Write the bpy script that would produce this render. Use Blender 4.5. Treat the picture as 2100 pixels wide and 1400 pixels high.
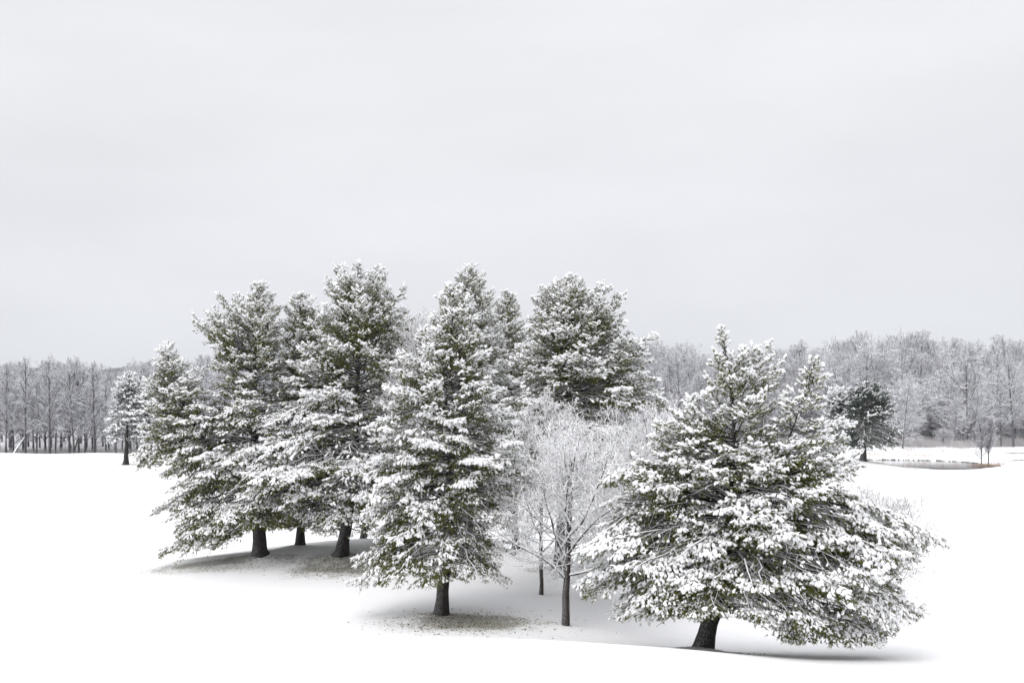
import bpy, math, colorsys
import numpy as np
from mathutils import Vector

# ------------------------------------------------------------------ clear
for o in list(bpy.data.objects):
    bpy.data.objects.remove(o)
scene = bpy.context.scene
COL = scene.collection

# ------------------------------------------------------------------ camera
F = 2100 * 35.0 / 36.0            # focal length in photo pixels
HZ = 860.0                        # row of the horizon in the photo
cam_data = bpy.data.cameras.new("camera")
cam = bpy.data.objects.new("camera", cam_data)
COL.objects.link(cam)
cam.location = (0, 0, 0)
cam.rotation_euler = (math.radians(90), 0, 0)
cam_data.lens = 35.0
cam_data.sensor_width = 36.0
cam_data.shift_y = (HZ - 700.0) / 2100.0
cam_data.clip_start = 0.5
cam_data.clip_end = 8000
scene.camera = cam

# ------------------------------------------------------------------ world: overcast sky
SUN_EL, SUN_AZ = math.radians(52), math.radians(200)
world = bpy.data.worlds.new("World")
scene.world = world
world.use_nodes = True
wn, wl = world.node_tree.nodes, world.node_tree.links
wn.clear()
w_out = wn.new("ShaderNodeOutputWorld")
w_bg = wn.new("ShaderNodeBackground")
sky = wn.new("ShaderNodeTexSky")
sky.sky_type = 'NISHITA'
sky.sun_disc = False
sky.sun_elevation = SUN_EL
sky.sun_rotation = SUN_AZ
sky.air_density = 1.0
sky.dust_density = 3.0
tc = wn.new("ShaderNodeTexCoord")
sep = wn.new("ShaderNodeSeparateXYZ")
wl.new(tc.outputs["Generated"], sep.inputs[0])
# cloud deck: brighter towards the zenith, as under a real overcast
ramp = wn.new("ShaderNodeValToRGB")
wl.new(sep.outputs["Z"], ramp.inputs[0])
cr = ramp.color_ramp
cr.elements[0].position = 0.0
cr.elements[0].color = (0.550, 0.570, 0.606, 1)
cr.elements[1].position = 1.0
cr.elements[1].color = (1.15, 1.15, 1.17, 1)
for p, c in ((0.05, (0.562, 0.578, 0.612, 1)), (0.13, (0.586, 0.594, 0.622, 1)),
             (0.25, (0.598, 0.600, 0.622, 1)), (0.38, (0.628, 0.628, 0.646, 1)),
             (0.6, (0.98, 0.98, 1.0, 1))):
    e = cr.elements.new(p)
    e.color = c
mp = wn.new("ShaderNodeMapping")
mp.inputs["Scale"].default_value = (1.0, 1.0, 3.6)
mp.inputs["Rotation"].default_value = (0.0, 0.10, 0.0)
wl.new(tc.outputs["Generated"], mp.inputs[0])
cn = wn.new("ShaderNodeTexNoise")
cn.inputs["Scale"].default_value = 2.3
cn.inputs["Detail"].default_value = 4
cn.inputs["Roughness"].default_value = 0.45
wl.new(mp.outputs[0], cn.inputs["Vector"])
cm = wn.new("ShaderNodeMapRange")
cm.inputs["From Min"].default_value = 0.3
cm.inputs["From Max"].default_value = 0.7
cm.inputs["To Min"].default_value = 0.935
cm.inputs["To Max"].default_value = 1.065
wl.new(cn.outputs[0], cm.inputs[0])
mul = wn.new("ShaderNodeVectorMath")
mul.operation = 'SCALE'
wl.new(ramp.outputs[0], mul.inputs[0])
wl.new(cm.outputs[0], mul.inputs["Scale"])
up10 = wn.new("ShaderNodeVectorMath")
up10.operation = 'SCALE'
up10.inputs["Scale"].default_value = 10.0       # Background strength is 0.1
wl.new(mul.outputs[0], up10.inputs[0])
mixs = wn.new("ShaderNodeMix")
mixs.data_type = 'RGBA'
mixs.inputs["Factor"].default_value = 0.95
wl.new(sky.outputs[0], mixs.inputs[6])
wl.new(up10.outputs[0], mixs.inputs[7])
wl.new(mixs.outputs[2], w_bg.inputs["Color"])
w_bg.inputs["Strength"].default_value = 0.1
wl.new(w_bg.outputs[0], w_out.inputs["Surface"])

# ------------------------------------------------------------------ sun (veiled by cloud)
sd = bpy.data.lights.new("sun", 'SUN')
sd.energy = 0.9
sd.angle = math.radians(35)
sd.color = (1.0, 0.975, 0.95)
sun = bpy.data.objects.new("sun", sd)
COL.objects.link(sun)
# comes from high behind the camera's left shoulder
sdir = Vector((-0.35, -0.50, 0.85)).normalized()
sun.rotation_euler = sdir.to_track_quat('Z', 'Y').to_euler()
sky.sun_elevation = math.asin(sdir.z)
sky.sun_rotation = math.atan2(sdir.x, sdir.y)

scene.view_settings.view_transform = 'Standard'
scene.view_settings.look = 'None'
scene.view_settings.exposure = 0.52
scene.view_settings.gamma = 1.0
scene.cycles.max_bounces = 8
scene.cycles.diffuse_bounces = 4


# ================================================================== helpers
def tag(o, label=None, cat=None, group=None, kind=None):
    if label: o["label"] = label
    if cat: o["category"] = cat
    if group: o["group"] = group
    if kind: o["kind"] = kind
    return o


def empty(name, loc, label, cat, group=None):
    o = bpy.data.objects.new(name, None)
    o.empty_display_size = 0.5
    o.location = loc
    COL.objects.link(o)
    return tag(o, label, cat, group)


def mesh_from(name, V, T, mat, smooth=False):
    """V (n,3) vertices, T (m,k) faces all with k corners"""
    V = np.asarray(V, np.float32)
    T = np.asarray(T, np.int32)
    me = bpy.data.meshes.new(name)
    k = T.shape[1]
    me.vertices.add(len(V))
    me.vertices.foreach_set("co", V.ravel())
    me.loops.add(T.size)
    me.loops.foreach_set("vertex_index", T.ravel())
    me.polygons.add(len(T))
    me.polygons.foreach_set("loop_start", np.arange(0, T.size, k, dtype=np.int32))
    me.polygons.foreach_set("use_smooth", np.full(len(T), smooth, dtype=bool))
    me.update(calc_edges=True)
    me.materials.append(mat)
    return me


def add(name, me, parent=None, origin=None):
    o = bpy.data.objects.new(name, me)
    COL.objects.link(o)
    if parent is not None:
        o.parent = parent
    if origin is not None:
        o.location = origin
    return o


def norm(a):
    return a / np.maximum(np.linalg.norm(a, axis=-1, keepdims=True), 1e-9)


def tubes(P0, P1, R0, R1, sides=3):
    """separate tapered prisms between P0 and P1: returns V, quads"""
    P0 = np.asarray(P0, float); P1 = np.asarray(P1, float)
    R0 = np.asarray(R0, float); R1 = np.asarray(R1, float)
    d = norm(P1 - P0)
    ref = np.where(np.abs(d[:, 2:3]) > 0.9, np.array([[1.0, 0, 0]]), np.array([[0, 0, 1.0]]))
    s = norm(np.cross(d, ref))
    u = np.cross(s, d)
    ang = np.arange(sides) / sides * 2 * np.pi + math.pi / 2
    ca, sa = np.cos(ang), np.sin(ang)
    ring = ca[None, :, None] * s[:, None] + sa[None, :, None] * u[:, None]
    A = P0[:, None] + ring * R0[:, None, None]
    B = P1[:, None] + ring * R1[:, None, None]
    V = np.concatenate([A, B], 1).reshape(-1, 3)
    i = np.arange(sides); j = (i + 1) % sides
    q = np.stack([i, j, j + sides, i + sides], 1)
    Q = (q[None] + (np.arange(len(P0)) * 2 * sides)[:, None, None]).reshape(-1, 4)
    return V, Q


def sweep(P, R, sides=12, rng=None, rough=0.0):
    """one continuous tube along a polyline"""
    P = np.asarray(P, float)
    n = len(P)
    t = norm(np.gradient(P, axis=0))
    V = []
    s = np.cross(t[0], [0, 1, 0.01]); s /= np.linalg.norm(s)
    for i in range(n):
        s = s - t[i] * np.dot(s, t[i]); s /= np.linalg.norm(s)
        u = np.cross(t[i], s)
        for k in range(sides):
            a = 2 * np.pi * k / sides
            r = R[i] * (1 + (rng.normal(0, rough) if rng is not None and rough else 0))
            V.append(P[i] + (s * math.cos(a) + u * math.sin(a)) * r)
    Q = []
    for i in range(n - 1):
        for k in range(sides):
            k2 = (k + 1) % sides
            Q.append((i * sides + k, i * sides + k2, (i + 1) * sides + k2, (i + 1) * sides + k))
    return np.array(V), np.array(Q)


def join(parts):
    V, T, n = [], [], 0
    for v, t in parts:
        V.append(v); T.append(np.asarray(t) + n); n += len(v)
    return np.concatenate(V), np.concatenate(T)


# ================================================================== materials
def new_mat(name):
    m = bpy.data.materials.new(name)
    m.use_nodes = True
    nt = m.node_tree
    nt.nodes.clear()
    out = nt.nodes.new("ShaderNodeOutputMaterial")
    b = nt.nodes.new("ShaderNodeBsdfPrincipled")
    nt.links.new(b.outputs[0], out.inputs[0])
    return m, nt, b


def noise(nt, scale, detail=3, vec=None, rough=0.5):
    n = nt.nodes.new("ShaderNodeTexNoise")
    n.inputs["Scale"].default_value = scale
    n.inputs["Detail"].default_value = detail
    n.inputs["Roughness"].default_value = rough
    if vec is not None:
        nt.links.new(vec, n.inputs["Vector"])
    return n


def maprange(nt, src, a, b, c=0.0, d=1.0):
    n = nt.nodes.new("ShaderNodeMapRange")
    n.inputs["From Min"].default_value = a
    n.inputs["From Max"].default_value = b
    n.inputs["To Min"].default_value = c
    n.inputs["To Max"].default_value = d
    nt.links.new(src, n.inputs[0])
    return n.outputs[0]


def math_node(nt, op, a, b):
    n = nt.nodes.new("ShaderNodeMath")
    n.operation = op
    for i, v in enumerate((a, b)):
        if isinstance(v, (int, float)):
            n.inputs[i].default_value = v
        else:
            nt.links.new(v, n.inputs[i])
    return n.outputs[0]


def mixcol(nt, fac, a, b):
    n = nt.nodes.new("ShaderNodeMix")
    n.data_type = 'RGBA'
    if isinstance(fac, (int, float)):
        n.inputs["Factor"].default_value = fac
    else:
        nt.links.new(fac, n.inputs["Factor"])
    for i, v in ((6, a), (7, b)):
        if isinstance(v, tuple):
            n.inputs[i].default_value = (*v, 1)
        else:
            nt.links.new(v, n.inputs[i])
    return n.outputs[2]


SNOW = (0.90, 0.905, 0.92)


def mat_tree_snow():
    m, nt, b = new_mat("snow_on_boughs")
    b.inputs["Base Color"].default_value = (*SNOW, 1)
    b.inputs["Roughness"].default_value = 0.9
    b.inputs["Specular IOR Level"].default_value = 0.2
    return m


def mat_needles(name, c1, c2, c3):
    m, nt, b = new_mat(name)
    g = nt.nodes.new("ShaderNodeNewGeometry")
    n1 = noise(nt, 1.1, 2, g.outputs["Position"])
    n2 = noise(nt, 9.0, 2, g.outputs["Position"])
    c = mixcol(nt, maprange(nt, n1.outputs[0], 0.35, 0.65), c1, c2)
    c = mixcol(nt, maprange(nt, n2.outputs[0], 0.45, 0.72), c, c3)
    nt.links.new(c, b.inputs["Base Color"])
    b.inputs["Roughness"].default_value = 0.6
    b.inputs["Specular IOR Level"].default_value = 0.3
    return m


def mat_bark(name, dark, light, lo=0.25, hi=0.55, scale=6.0, side=0.0, snowcol=SNOW):
    """bark with snow lying on whatever faces upward (and, with side>0, wind-blown snow dust)"""
    m, nt, b = new_mat(name)
    g = nt.nodes.new("ShaderNodeNewGeometry")
    sp = nt.nodes.new("ShaderNodeSeparateXYZ")
    nt.links.new(g.outputs["Normal"], sp.inputs[0])
    mpn = nt.nodes.new("ShaderNodeMapping")
    mpn.inputs["Scale"].default_value = (1, 1, 0.25)
    nt.links.new(g.outputs["Position"], mpn.inputs[0])
    nb = noise(nt, scale * 2.5, 4, mpn.outputs[0], 0.65)
    bark = mixcol(nt, maprange(nt, nb.outputs[0], 0.35, 0.7), dark, light)
    ns = noise(nt, scale, 3, g.outputs["Position"], 0.7)
    up = math_node(nt, 'ADD', sp.outputs["Z"], maprange(nt, ns.outputs[0], 0.25, 0.75, -0.3, 0.3))
    fac = maprange(nt, up, lo, hi)
    if side:
        dot = nt.nodes.new("ShaderNodeVectorMath")
        dot.operation = 'DOT_PRODUCT'
        nt.links.new(g.outputs["Normal"], dot.inputs[0])
        dot.inputs[1].default_value = (-0.95, -0.3, 0.1)
        ns2 = noise(nt, 26, 4, g.outputs["Position"], 0.8)
        sf = math_node(nt, 'MULTIPLY', maprange(nt, dot.outputs["Value"], 0.0, 0.9),
                       maprange(nt, ns2.outputs[0], 0.5, 0.62))
        fac = math_node(nt, 'MAXIMUM', fac, math_node(nt, 'MULTIPLY', sf, side))
    c = mixcol(nt, fac, bark, snowcol)
    nt.links.new(c, b.inputs["Base Color"])
    b.inputs["Roughness"].default_value = 0.9
    b.inputs["Specular IOR Level"].default_value = 0.15
    bp = nt.nodes.new("ShaderNodeBump")
    bp.inputs["Strength"].default_value = 0.6
    bp.inputs["Distance"].default_value = 0.04
    nt.links.new(nb.outputs[0], bp.inputs["Height"])
    nt.links.new(bp.outputs[0], b.inputs["Normal"])
    return m


def flat_mat(name, col, rough=0.8, var=None):
    m, nt, b = new_mat(name)
    if var:
        g = nt.nodes.new("ShaderNodeNewGeometry")
        n = noise(nt, 5.0, 4, g.outputs["Position"], 0.7)
        c = mixcol(nt, maprange(nt, n.outputs[0], 0.35, 0.65), col, var)
        nt.links.new(c, b.inputs["Base Color"])
    else:
        b.inputs["Base Color"].default_value = (*col, 1)
    b.inputs["Roughness"].default_value = rough
    b.inputs["Specular IOR Level"].default_value = 0.2
    return m


M_SNOW = mat_tree_snow()
M_NEEDLE = mat_needles("pine_needles", (0.080, 0.104, 0.013), (0.135, 0.147, 0.020), (0.22, 0.19, 0.04))
M_NEEDLE_FAR = mat_needles("blue_green_needles", (0.026, 0.048, 0.033), (0.040, 0.066, 0.045), (0.070, 0.092, 0.058))
M_BARK = mat_bark("pine_bark", (0.012, 0.010, 0.009), (0.05, 0.043, 0.04), 0.55, 0.8, 5.0, side=0.5)
M_LIMB = mat_bark("pine_limb_bark", (0.030, 0.026, 0.024), (0.09, 0.08, 0.075), 0.25, 0.5, 4.0)
M_TWIG = mat_bark("snowy_twig_bark", (0.07, 0.062, 0.062), (0.14, 0.125, 0.12), -0.85, -0.3, 3.0)
M_BLIMB = mat_bark("snow_lined_limb_bark", (0.04, 0.034, 0.032), (0.12, 0.10, 0.09), -0.2, 0.15, 3.0)
M_DTWIG = mat_bark("dark_twig_bark", (0.10, 0.09, 0.09), (0.2, 0.18, 0.18), 0.1, 0.5, 3.0)
M_WOOD = mat_bark("bare_tree_bark", (0.022, 0.018, 0.016), (0.085, 0.07, 0.065), 0.35, 0.65, 5.0, side=0.6)
M_FTRUNK = mat_bark("forest_trunk_bark", (0.05, 0.049, 0.056), (0.13, 0.128, 0.14), 0.2, 0.55, 1.4, side=0.6)
M_FTWIG = mat_bark("forest_twig_bark", (0.15, 0.148, 0.17), (0.23, 0.225, 0.25), -0.05, 0.52, 0.5, snowcol=(0.86, 0.87, 0.90))
M_CONE = flat_mat("pine_cone_scales", (0.045, 0.028, 0.020), 0.8, (0.09, 0.055, 0.04))
M_REED = flat_mat("dry_reed", (0.42, 0.27, 0.19), 0.9, (0.55, 0.42, 0.33))
M_BRUSH = flat_mat("frosted_brush", (0.30, 0.27, 0.26), 0.9, (0.68, 0.67, 0.68))
M_LITTER = flat_mat("fallen_leaf_litter", (0.06, 0.045, 0.03), 0.9, (0.13, 0.10, 0.06))
M_STONE = flat_mat("shore_stone", (0.06, 0.06, 0.06), 0.9, (0.5, 0.5, 0.5))

# ================================================================== terrain
COLS = np.array([-600, 0, 500, 800, 1100, 1440, 1650, 1900, 2100, 2700], float)
ROWS = np.array([-60, 0, 15, 25, 33, 38, 42, 46, 50, 60, 75, 100, 125, 142, 160, 172, 190, 205, 220, 260, 400, 1000, 4000], float)
L = [-3.5, -4.2, -5.6, -6.45, -7.02, -8.3, -9.05, -9.15, -9.2, -9.2, -9.2, -9.0, -8.1, -7.4, -6.95, -6.85, -6.75, -7.3, -6.6, -4.0, 0.0, 8.0, 8.0]
L0 = [-3.5, -4.2, -5.6, -6.5, -7.30, -8.5, -9.2, -9.3, -9.3, -9.2, -9.2, -9.0, -8.1, -7.4, -6.95, -6.85, -6.75, -7.3, -6.6, -4.0, 0.0, 8.0, 8.0]
CC = [-3.5, -4.2, -5.6, -6.45, -7.08, -8.4, -9.10, -8.95, -8.95, -9.1, -9.2, -9.0, -8.0, -7.2, -6.5, -6.2, -6.2, -6.0, -6.0, -4.0, 0.0, 8.0, 8.0]
C11 = [-3.5, -4.2, -5.6, -6.45, -7.18, -8.5, -9.15, -9.0, -9.0, -9.2, -9.2, -9.0, -8.0, -7.2, -6.5, -6.2, -6.0, -5.8, -5.7, -4.0, 0.0, 8.0, 8.0]
C14 = [-3.5, -4.2, -5.6, -6.60, -7.62, -8.86, -9.9, -10.1, -10.0, -9.9, -9.8, -9.2, -8.0, -7.0, -6.6, -6.3, -5.7, -5.5, -5.3, -4.0, 0.0, 8.0, 8.0]
C16 = [-3.5, -4.2, -5.7, -6.9, -8.15, -9.05, -9.75, -10.1, -10.25, -10.2, -9.9, -9.2, -8.0, -7.2, -6.95, -6.85, -5.4, -5.3, -4.9, -3.5, 0.0, 8.0, 8.0]
C19 = [-3.5, -4.3, -6.0, -7.3, -8.3, -8.95, -9.4, -9.85, -10.1, -10.2, -9.9, -9.1, -8.0, -7.15, -6.92, -6.8, -5.3, -5.6, -4.9, -3.0, 0.0, 8.0, 8.0]
C21 = [-3.5, -4.4, -6.2, -7.6, -8.6, -9.2, -9.6, -10.0, -10.3, -10.3, -9.9, -9.0, -7.8, -6.8, -6.6, -6.4, -5.4, -5.6, -4.9, -3.0, 0.0, 8.0, 8.0]
TAB = np.array([L0, L0, L, CC, C11, C14, C16, C19, C21, C21])
yd = np.concatenate([np.arange(-60, 300, 1.0), np.geomspace(300, 4000, 120)])
sgrid = (np.arange(-600, 2701, 25) - 1050) / F
DT = np.array([np.interp(yd, ROWS, r) for r in TAB])                      # cols x Y
DT = np.array([np.interp((sgrid * F + 1050), COLS, DT[:, k]) for k in range(len(yd))]).T


def gsmooth(A, axis, sig):
    k = np.arange(-int(3 * sig), int(3 * sig) + 1)
    w = np.exp(-k ** 2 / (2 * sig ** 2)); w /= w.sum()
    pad = [(0, 0), (0, 0)]; pad[axis] = (len(k) // 2, len(k) // 2)
    B = np.pad(A, pad, mode='edge')
    return np.apply_along_axis(lambda v: np.convolve(v, w, 'valid'), axis, B)


nearm = (yd < 300)
D1 = gsmooth(DT, 1, 1.4)
D2 = gsmooth(DT, 1, 4.0)
wgt = np.clip((yd - 70) / 50, 0, 1)[None]
DT = D1 * (1 - wgt) + D2 * wgt
DT = gsmooth(DT, 0, 3.0)

BUMPS = [  # x, y, height, sigma x, sigma y
    (-8.5, 63.0, 1.62, 7.2, 5.5),       # knoll carrying the left pines
    (-17.0, 59.5, 0.45, 4.5, 2.2),       # its long left-hand tail
    (1.5, 57.5, 0.42, 4.5, 3.5),        # its right-hand shoulder
    (-55.0, 141.0, 1.15, 9.0, 6.0),     # under the far left pines
    (46.5, 140.0, 1.75, 6.0, 5.0),      # under the far right pines
    (-78.0, 186.0, 0.55, 8.0, 5.0), (-98, 188, 0.5, 6, 6), (-58, 188, -0.3, 6, 6),
    (75.0, 190.0, 0.35, 8.0, 6.0), (97.0, 188.0, -0.25, 7.0, 6.0),
    (-25.0, 44.0, 0.12, 7.0, 4.0),
]
POND = (63.8, 157.4, 9.8, 13.8, -6.96)     # cx, cy, rx, ry, water level


def ground(x, y):
    x = np.asarray(x, float); y = np.asarray(y, float)
    ys = np.maximum(y, 20.0)
    s = np.clip(x / ys, sgrid[0], sgrid[-1] - 1e-6)
    fs = (s - sgrid[0]) / (sgrid[1] - sgrid[0])
    i = np.clip(fs.astype(int), 0, len(sgrid) - 2); fs = fs - i
    fy = np.interp(y, yd, np.arange(len(yd)))
    j = np.clip(fy.astype(int), 0, len(yd) - 2); fy = fy - j
    z = (DT[i, j] * (1 - fs) * (1 - fy) + DT[i + 1, j] * fs * (1 - fy)
         + DT[i, j + 1] * (1 - fs) * fy + DT[i + 1, j + 1] * fs * fy)
    for bx, by, h, sx, sy in BUMPS:
        if by == 63.0 or by == 59.5:
            sy = np.where(y > by, sy * 0.5, sy)       # the knoll's far side is steep
        z = z + h * np.exp(-((x - bx) ** 2 / (2 * sx * sx) + (y - by) ** 2 / (2 * sy * sy)))
    # soft drifts
    z = z + 0.035 * np.sin(x * 0.31 + 1.3 * np.sin(y * 0.13)) + 0.03 * np.sin(y * 0.42 + 1.1 * np.sin(x * 0.17))
    cx, cy, rx, ry, wz = POND
    rr = np.sqrt(((x - cx) / rx) ** 2 + ((y - cy) / ry) ** 2) + 0.05 * np.sin(np.arctan2(y - cy, x - cx) * 5 + 1)
    w = np.clip((1.16 - rr) / 0.18, 0, 1); w = w * w * (3 - 2 * w)
    z = z * (1 - w) + (wz - 0.45) * w
    return z


def hit(px, py, ymin=30.0, ymax=400.0):
    """ground point that the photo shows at pixel px, py, beyond distance ymin"""
    ys = np.arange(ymin, ymax, 0.25)
    g = ground((px - 1050) / F * ys, ys)
    ray = -(py - HZ) / F * ys
    k = np.where(g >= ray)[0]
    Y = ys[k[0]] if len(k) else ymin
    X = (px - 1050) / F * Y
    return np.array([X, Y, float(ground(X, Y))])


def at(px, Y):
    X = (px - 1050) / F * Y
    return np.array([X, Y, float(ground(X, Y))])


def z_of(py, Y):
    return -(py - HZ) / F * Y


# ================================================================== where things stand (photo pixels -> ground)
TREEPOS = {
    'A': at(1440, 38.0), 'B': at(903, 45.5), 'D': at(535, 58.6), 'E': at(615, 60.8), 'F': at(697, 58.0),
    'G': at(740, 67.0), 'H': at(962, 62.0), 'H2': at(1058, 66.0), 'I': at(1145, 56.5), 'C': at(1160, 44.0),
    'C2': at(1300, 50.0), 'C3': at(1800, 50.0), 'C4': at(838, 57.0),
    'K': at(258, 140.0), 'L': at(293, 143.0), 'M': at(1770, 139.0), 'N': at(1712, 144.0),
}
for k_, v_ in TREEPOS.items():
    print("POS", k_, v_.round(2), "py", round(HZ - v_[2] / v_[1] * F, 1))


# snow banked against the foot of every near trunk
for k_ in ('A', 'B', 'D', 'E', 'F', 'G', 'I', 'C'):
    BUMPS.append((TREEPOS[k_][0] - 0.25, TREEPOS[k_][1] - 0.1, 0.20, 0.75, 0.6))


# ------------------------------------------------------------------ ground mesh
def build_ground():
    xs = np.concatenate([np.arange(0, 40, 0.5), np.arange(40, 160, 1.6), np.geomspace(160, 1700, 24)])
    xs = np.concatenate([-xs[:0:-1], xs])
    ys = np.concatenate([np.arange(-60, 20, 4.0), np.arange(20, 75, 0.4), np.arange(75, 235, 1.2), np.geomspace(235, 1780, 26)])
    X, Y = np.meshgrid(xs, ys)
    Z = ground(X, Y)
    V = np.stack([X, Y, Z], -1).reshape(-1, 3)
    nx, ny = len(xs), len(ys)
    i = np.arange(nx - 1)[None] + (np.arange(ny - 1) * nx)[:, None]
    Q = np.stack([i, i + 1, i + 1 + nx, i + nx], -1).reshape(-1, 4)
    m, nt, b = new_mat("snow_field")
    g = nt.nodes.new("ShaderNodeNewGeometry")
    # thin snow with grass showing through, where crowns kept the snow off
    at_ = nt.nodes.new("ShaderNodeAttribute"); at_.attribute_name = "thin"
    n1 = noise(nt, 9.0, 4, g.outputs["Position"], 0.75)
    n2 = noise(nt, 0.8, 4, g.outputs["Position"], 0.6)
    nsum = math_node(nt, 'ADD', math_node(nt, 'MULTIPLY', n1.outputs[0], 0.58), math_node(nt, 'MULTIPLY', n2.outputs[0], 0.42))
    thr = math_node(nt, 'ADD', nsum, math_node(nt, 'MULTIPLY', at_.outputs["Fac"], 0.24))
    fac = maprange(nt, thr, 0.58, 0.70)
    n3 = noise(nt, 30.0, 2, g.outputs["Position"])
    grass = mixcol(nt, maprange(nt, n3.outputs[0], 0.35, 0.65), (0.13, 0.13, 0.085), (0.26, 0.25, 0.22))
    fac = math_node(nt, 'MULTIPLY', fac, math_node(nt, 'MINIMUM', math_node(nt, 'MULTIPLY', at_.outputs["Fac"], 2.5), 0.75))
    c = mixcol(nt, fac, (0.85, 0.855, 0.87), grass)
    nt.links.new(c, b.inputs["Base Color"])
    b.inputs["Roughness"].default_value = 0.85
    b.inputs["Specular IOR Level"].default_value = 0.15
    n4 = noise(nt, 3.0, 6, g.outputs["Position"], 0.7)
    bp = nt.nodes.new("ShaderNodeBump")
    bp.inputs["Strength"].default_value = 0.5
    bp.inputs["Distance"].default_value = 0.10
    nt.links.new(n4.outputs[0], bp.inputs["Height"])
    nt.links.new(bp.outputs[0], b.inputs["Normal"])
    me = mesh_from("snow_ground", V, Q, m, smooth=True)
    thin = np.zeros(len(V))

    def blob(cx, cy, rx, ry, amt, rot=0.0):
        nonlocal thin
        dx, dy = V[:, 0] - cx, V[:, 1] - cy
        c_, s_ = math.cos(rot), math.sin(rot)
        u = (dx * c_ + dy * s_) / rx; v = (-dx * s_ + dy * c_) / ry
        thin = np.maximum(thin, amt * np.exp(-(u * u + v * v) ** 1.5))
    B, Fp, D, I, A, Mp = (TREEPOS[k] for k in 'BFDIAM')
    blob(B[0] + 1.4, B[1] - 1.0, 3.4, 1.8, 0.92)
    blob(Fp[0] + 0.3, Fp[1] - 1.4, 3.4, 2.2, 0.90)
    blob(D[0] - 2.6, D[1] - 0.6, 4.6, 0.8, 0.95, 0.06)
    blob(I[0], I[1] - 0.3, 2.0, 0.8, 0.7)
    blob(A[0] + 1.3, A[1] + 2.6, 2.2, 0.8, 0.5)
    blob(Mp[0] + 4.0, Mp[1] - 0.5, 5.5, 0.9, 1.3, -0.1)
    a = me.attributes.new("thin", 'FLOAT', 'POINT')
    a.data.foreach_set("value", thin.astype(np.float32))
    o = add("snow_ground", me)
    tag(o, "smooth white snow covering the rolling ground", "ground", kind="structure")


build_ground()

# pond
def build_pond():
    cx, cy, rx, ry, wz = POND
    n = 96
    a = np.arange(n) / n * 2 * np.pi
    V = np.stack([cx + np.cos(a) * rx * 1.2, cy + np.sin(a) * ry * 1.2, np.full(n, wz)], 1)
    V = np.concatenate([V, [[cx, cy, wz]]])
    T = np.array([(i, (i + 1) % n, n) for i in range(n)])
    m, nt, b = new_mat("pond_water")
    b.inputs["Base Color"].default_value = (0.05, 0.055, 0.06, 1)
    b.inputs["Roughness"].default_value = 0.08
    b.inputs["Specular IOR Level"].default_value = 0.3
    b.inputs["IOR"].default_value = 1.33
    g = nt.nodes.new("ShaderNodeNewGeometry")
    nn = noise(nt, 0.8, 3, g.outputs["Position"])
    bp = nt.nodes.new("ShaderNodeBump"); bp.inputs["Strength"].default_value = 0.12; bp.inputs["Distance"].default_value = 0.03
    nt.links.new(nn.outputs[0], bp.inputs["Height"]); nt.links.new(bp.outputs[0], b.inputs["Normal"])
    o = add("pond_water", mesh_from("pond_water", V, T, m, True))
    tag(o, "still dark grey pond water below the far bank", "water", kind="structure")


build_pond()


# distant hills
def build_hills(name, Y, pts, depth, rngseed, label):
    rng = np.random.default_rng(rngseed)
    px = np.arange(pts[0][0], pts[-1][0], 1.6)
    top = np.interp(px, [p[0] for p in pts], [p[1] for p in pts])
    X = (px - 1050) / F * Y
    nz = 10
    rows = []
    for k in range(nz):
        f = k / (nz - 1)
        zz = z_of(top, Y) * math.sin(f * math.pi / 2) + (1 - math.sin(f * math.pi / 2)) * (-10)
        rough = rng.normal(0, 1, len(px)) * (1.3 if k else 0)
        rows.append(np.stack([X, np.full(len(px), Y - depth * (1 - f)) + rng.normal(0, 3, len(px)), zz + rough], 1))
    rows.append(np.stack([X, np.full(len(px), Y + depth), np.full(len(px), -10.0)], 1))
    V = np.concatenate(rows)
    n = len(px)
    i = np.arange(n - 1)[None] + (np.arange(nz) * n)[:, None]
    Q = np.stack([i, i + 1, i + 1 + n, i + n], -1).reshape(-1, 4)
    m = flat_mat("wooded_hill", (0.16, 0.17, 0.19), 1.0, (0.42, 0.43, 0.46))
    for nd in m.node_tree.nodes:
        if nd.type == 'TEX_NOISE':
            nd.inputs["Scale"].default_value = 0.25
    o = add(name, mesh_from(name, V, Q, m, False))
    tag(o, label, "hill", kind="structure")


build_hills("distant_hill", 950, [(-1000, 772), (-300, 765), (0, 757), (120, 756), (200, 762), (260, 757), (330, 754),
                                  (460, 758), (700, 765), (1000, 780), (1300, 770), (1700, 750), (2100, 745), (3000, 760)],
            160, 5, "far blue grey wooded hills along the horizon")

# ================================================================== pine builder
def icos(sub):
    import bmesh
    bm = bmesh.new()
    bmesh.ops.create_icosphere(bm, subdivisions=sub, radius=1.0)
    V = np.array([v.co[:] for v in bm.verts]); T = np.array([[v.index for v in f.verts] for f in bm.faces])
    bm.free()
    return V, T


ICO1 = icos(1)      # 12 v, 20 f
ICO2 = icos(2)      # 42 v, 80 f


def needle_template(rng, n, L0=1.0, w=0.10):
    V, T = [], []
    for k in range(n):
        a = rng.uniform(0, 2 * math.pi)
        tilt = math.radians(rng.uniform(8, 62))
        b0 = rng.uniform(-0.35, 0.45)
        d = np.array([math.cos(tilt), math.sin(tilt) * math.cos(a), math.sin(tilt) * math.sin(a) - 0.12])
        s = norm(np.cross(d, rng.normal(size=3)))
        l = L0 * rng.uniform(0.65, 1.0)
        base = np.array([b0, 0, 0])
        i = len(V)
        V += [base - s * w * 0.5, base + s * w * 0.5, base + d * l]
        T.append((i, i + 1, i + 2))
    return np.array(V), np.array(T)


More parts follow.
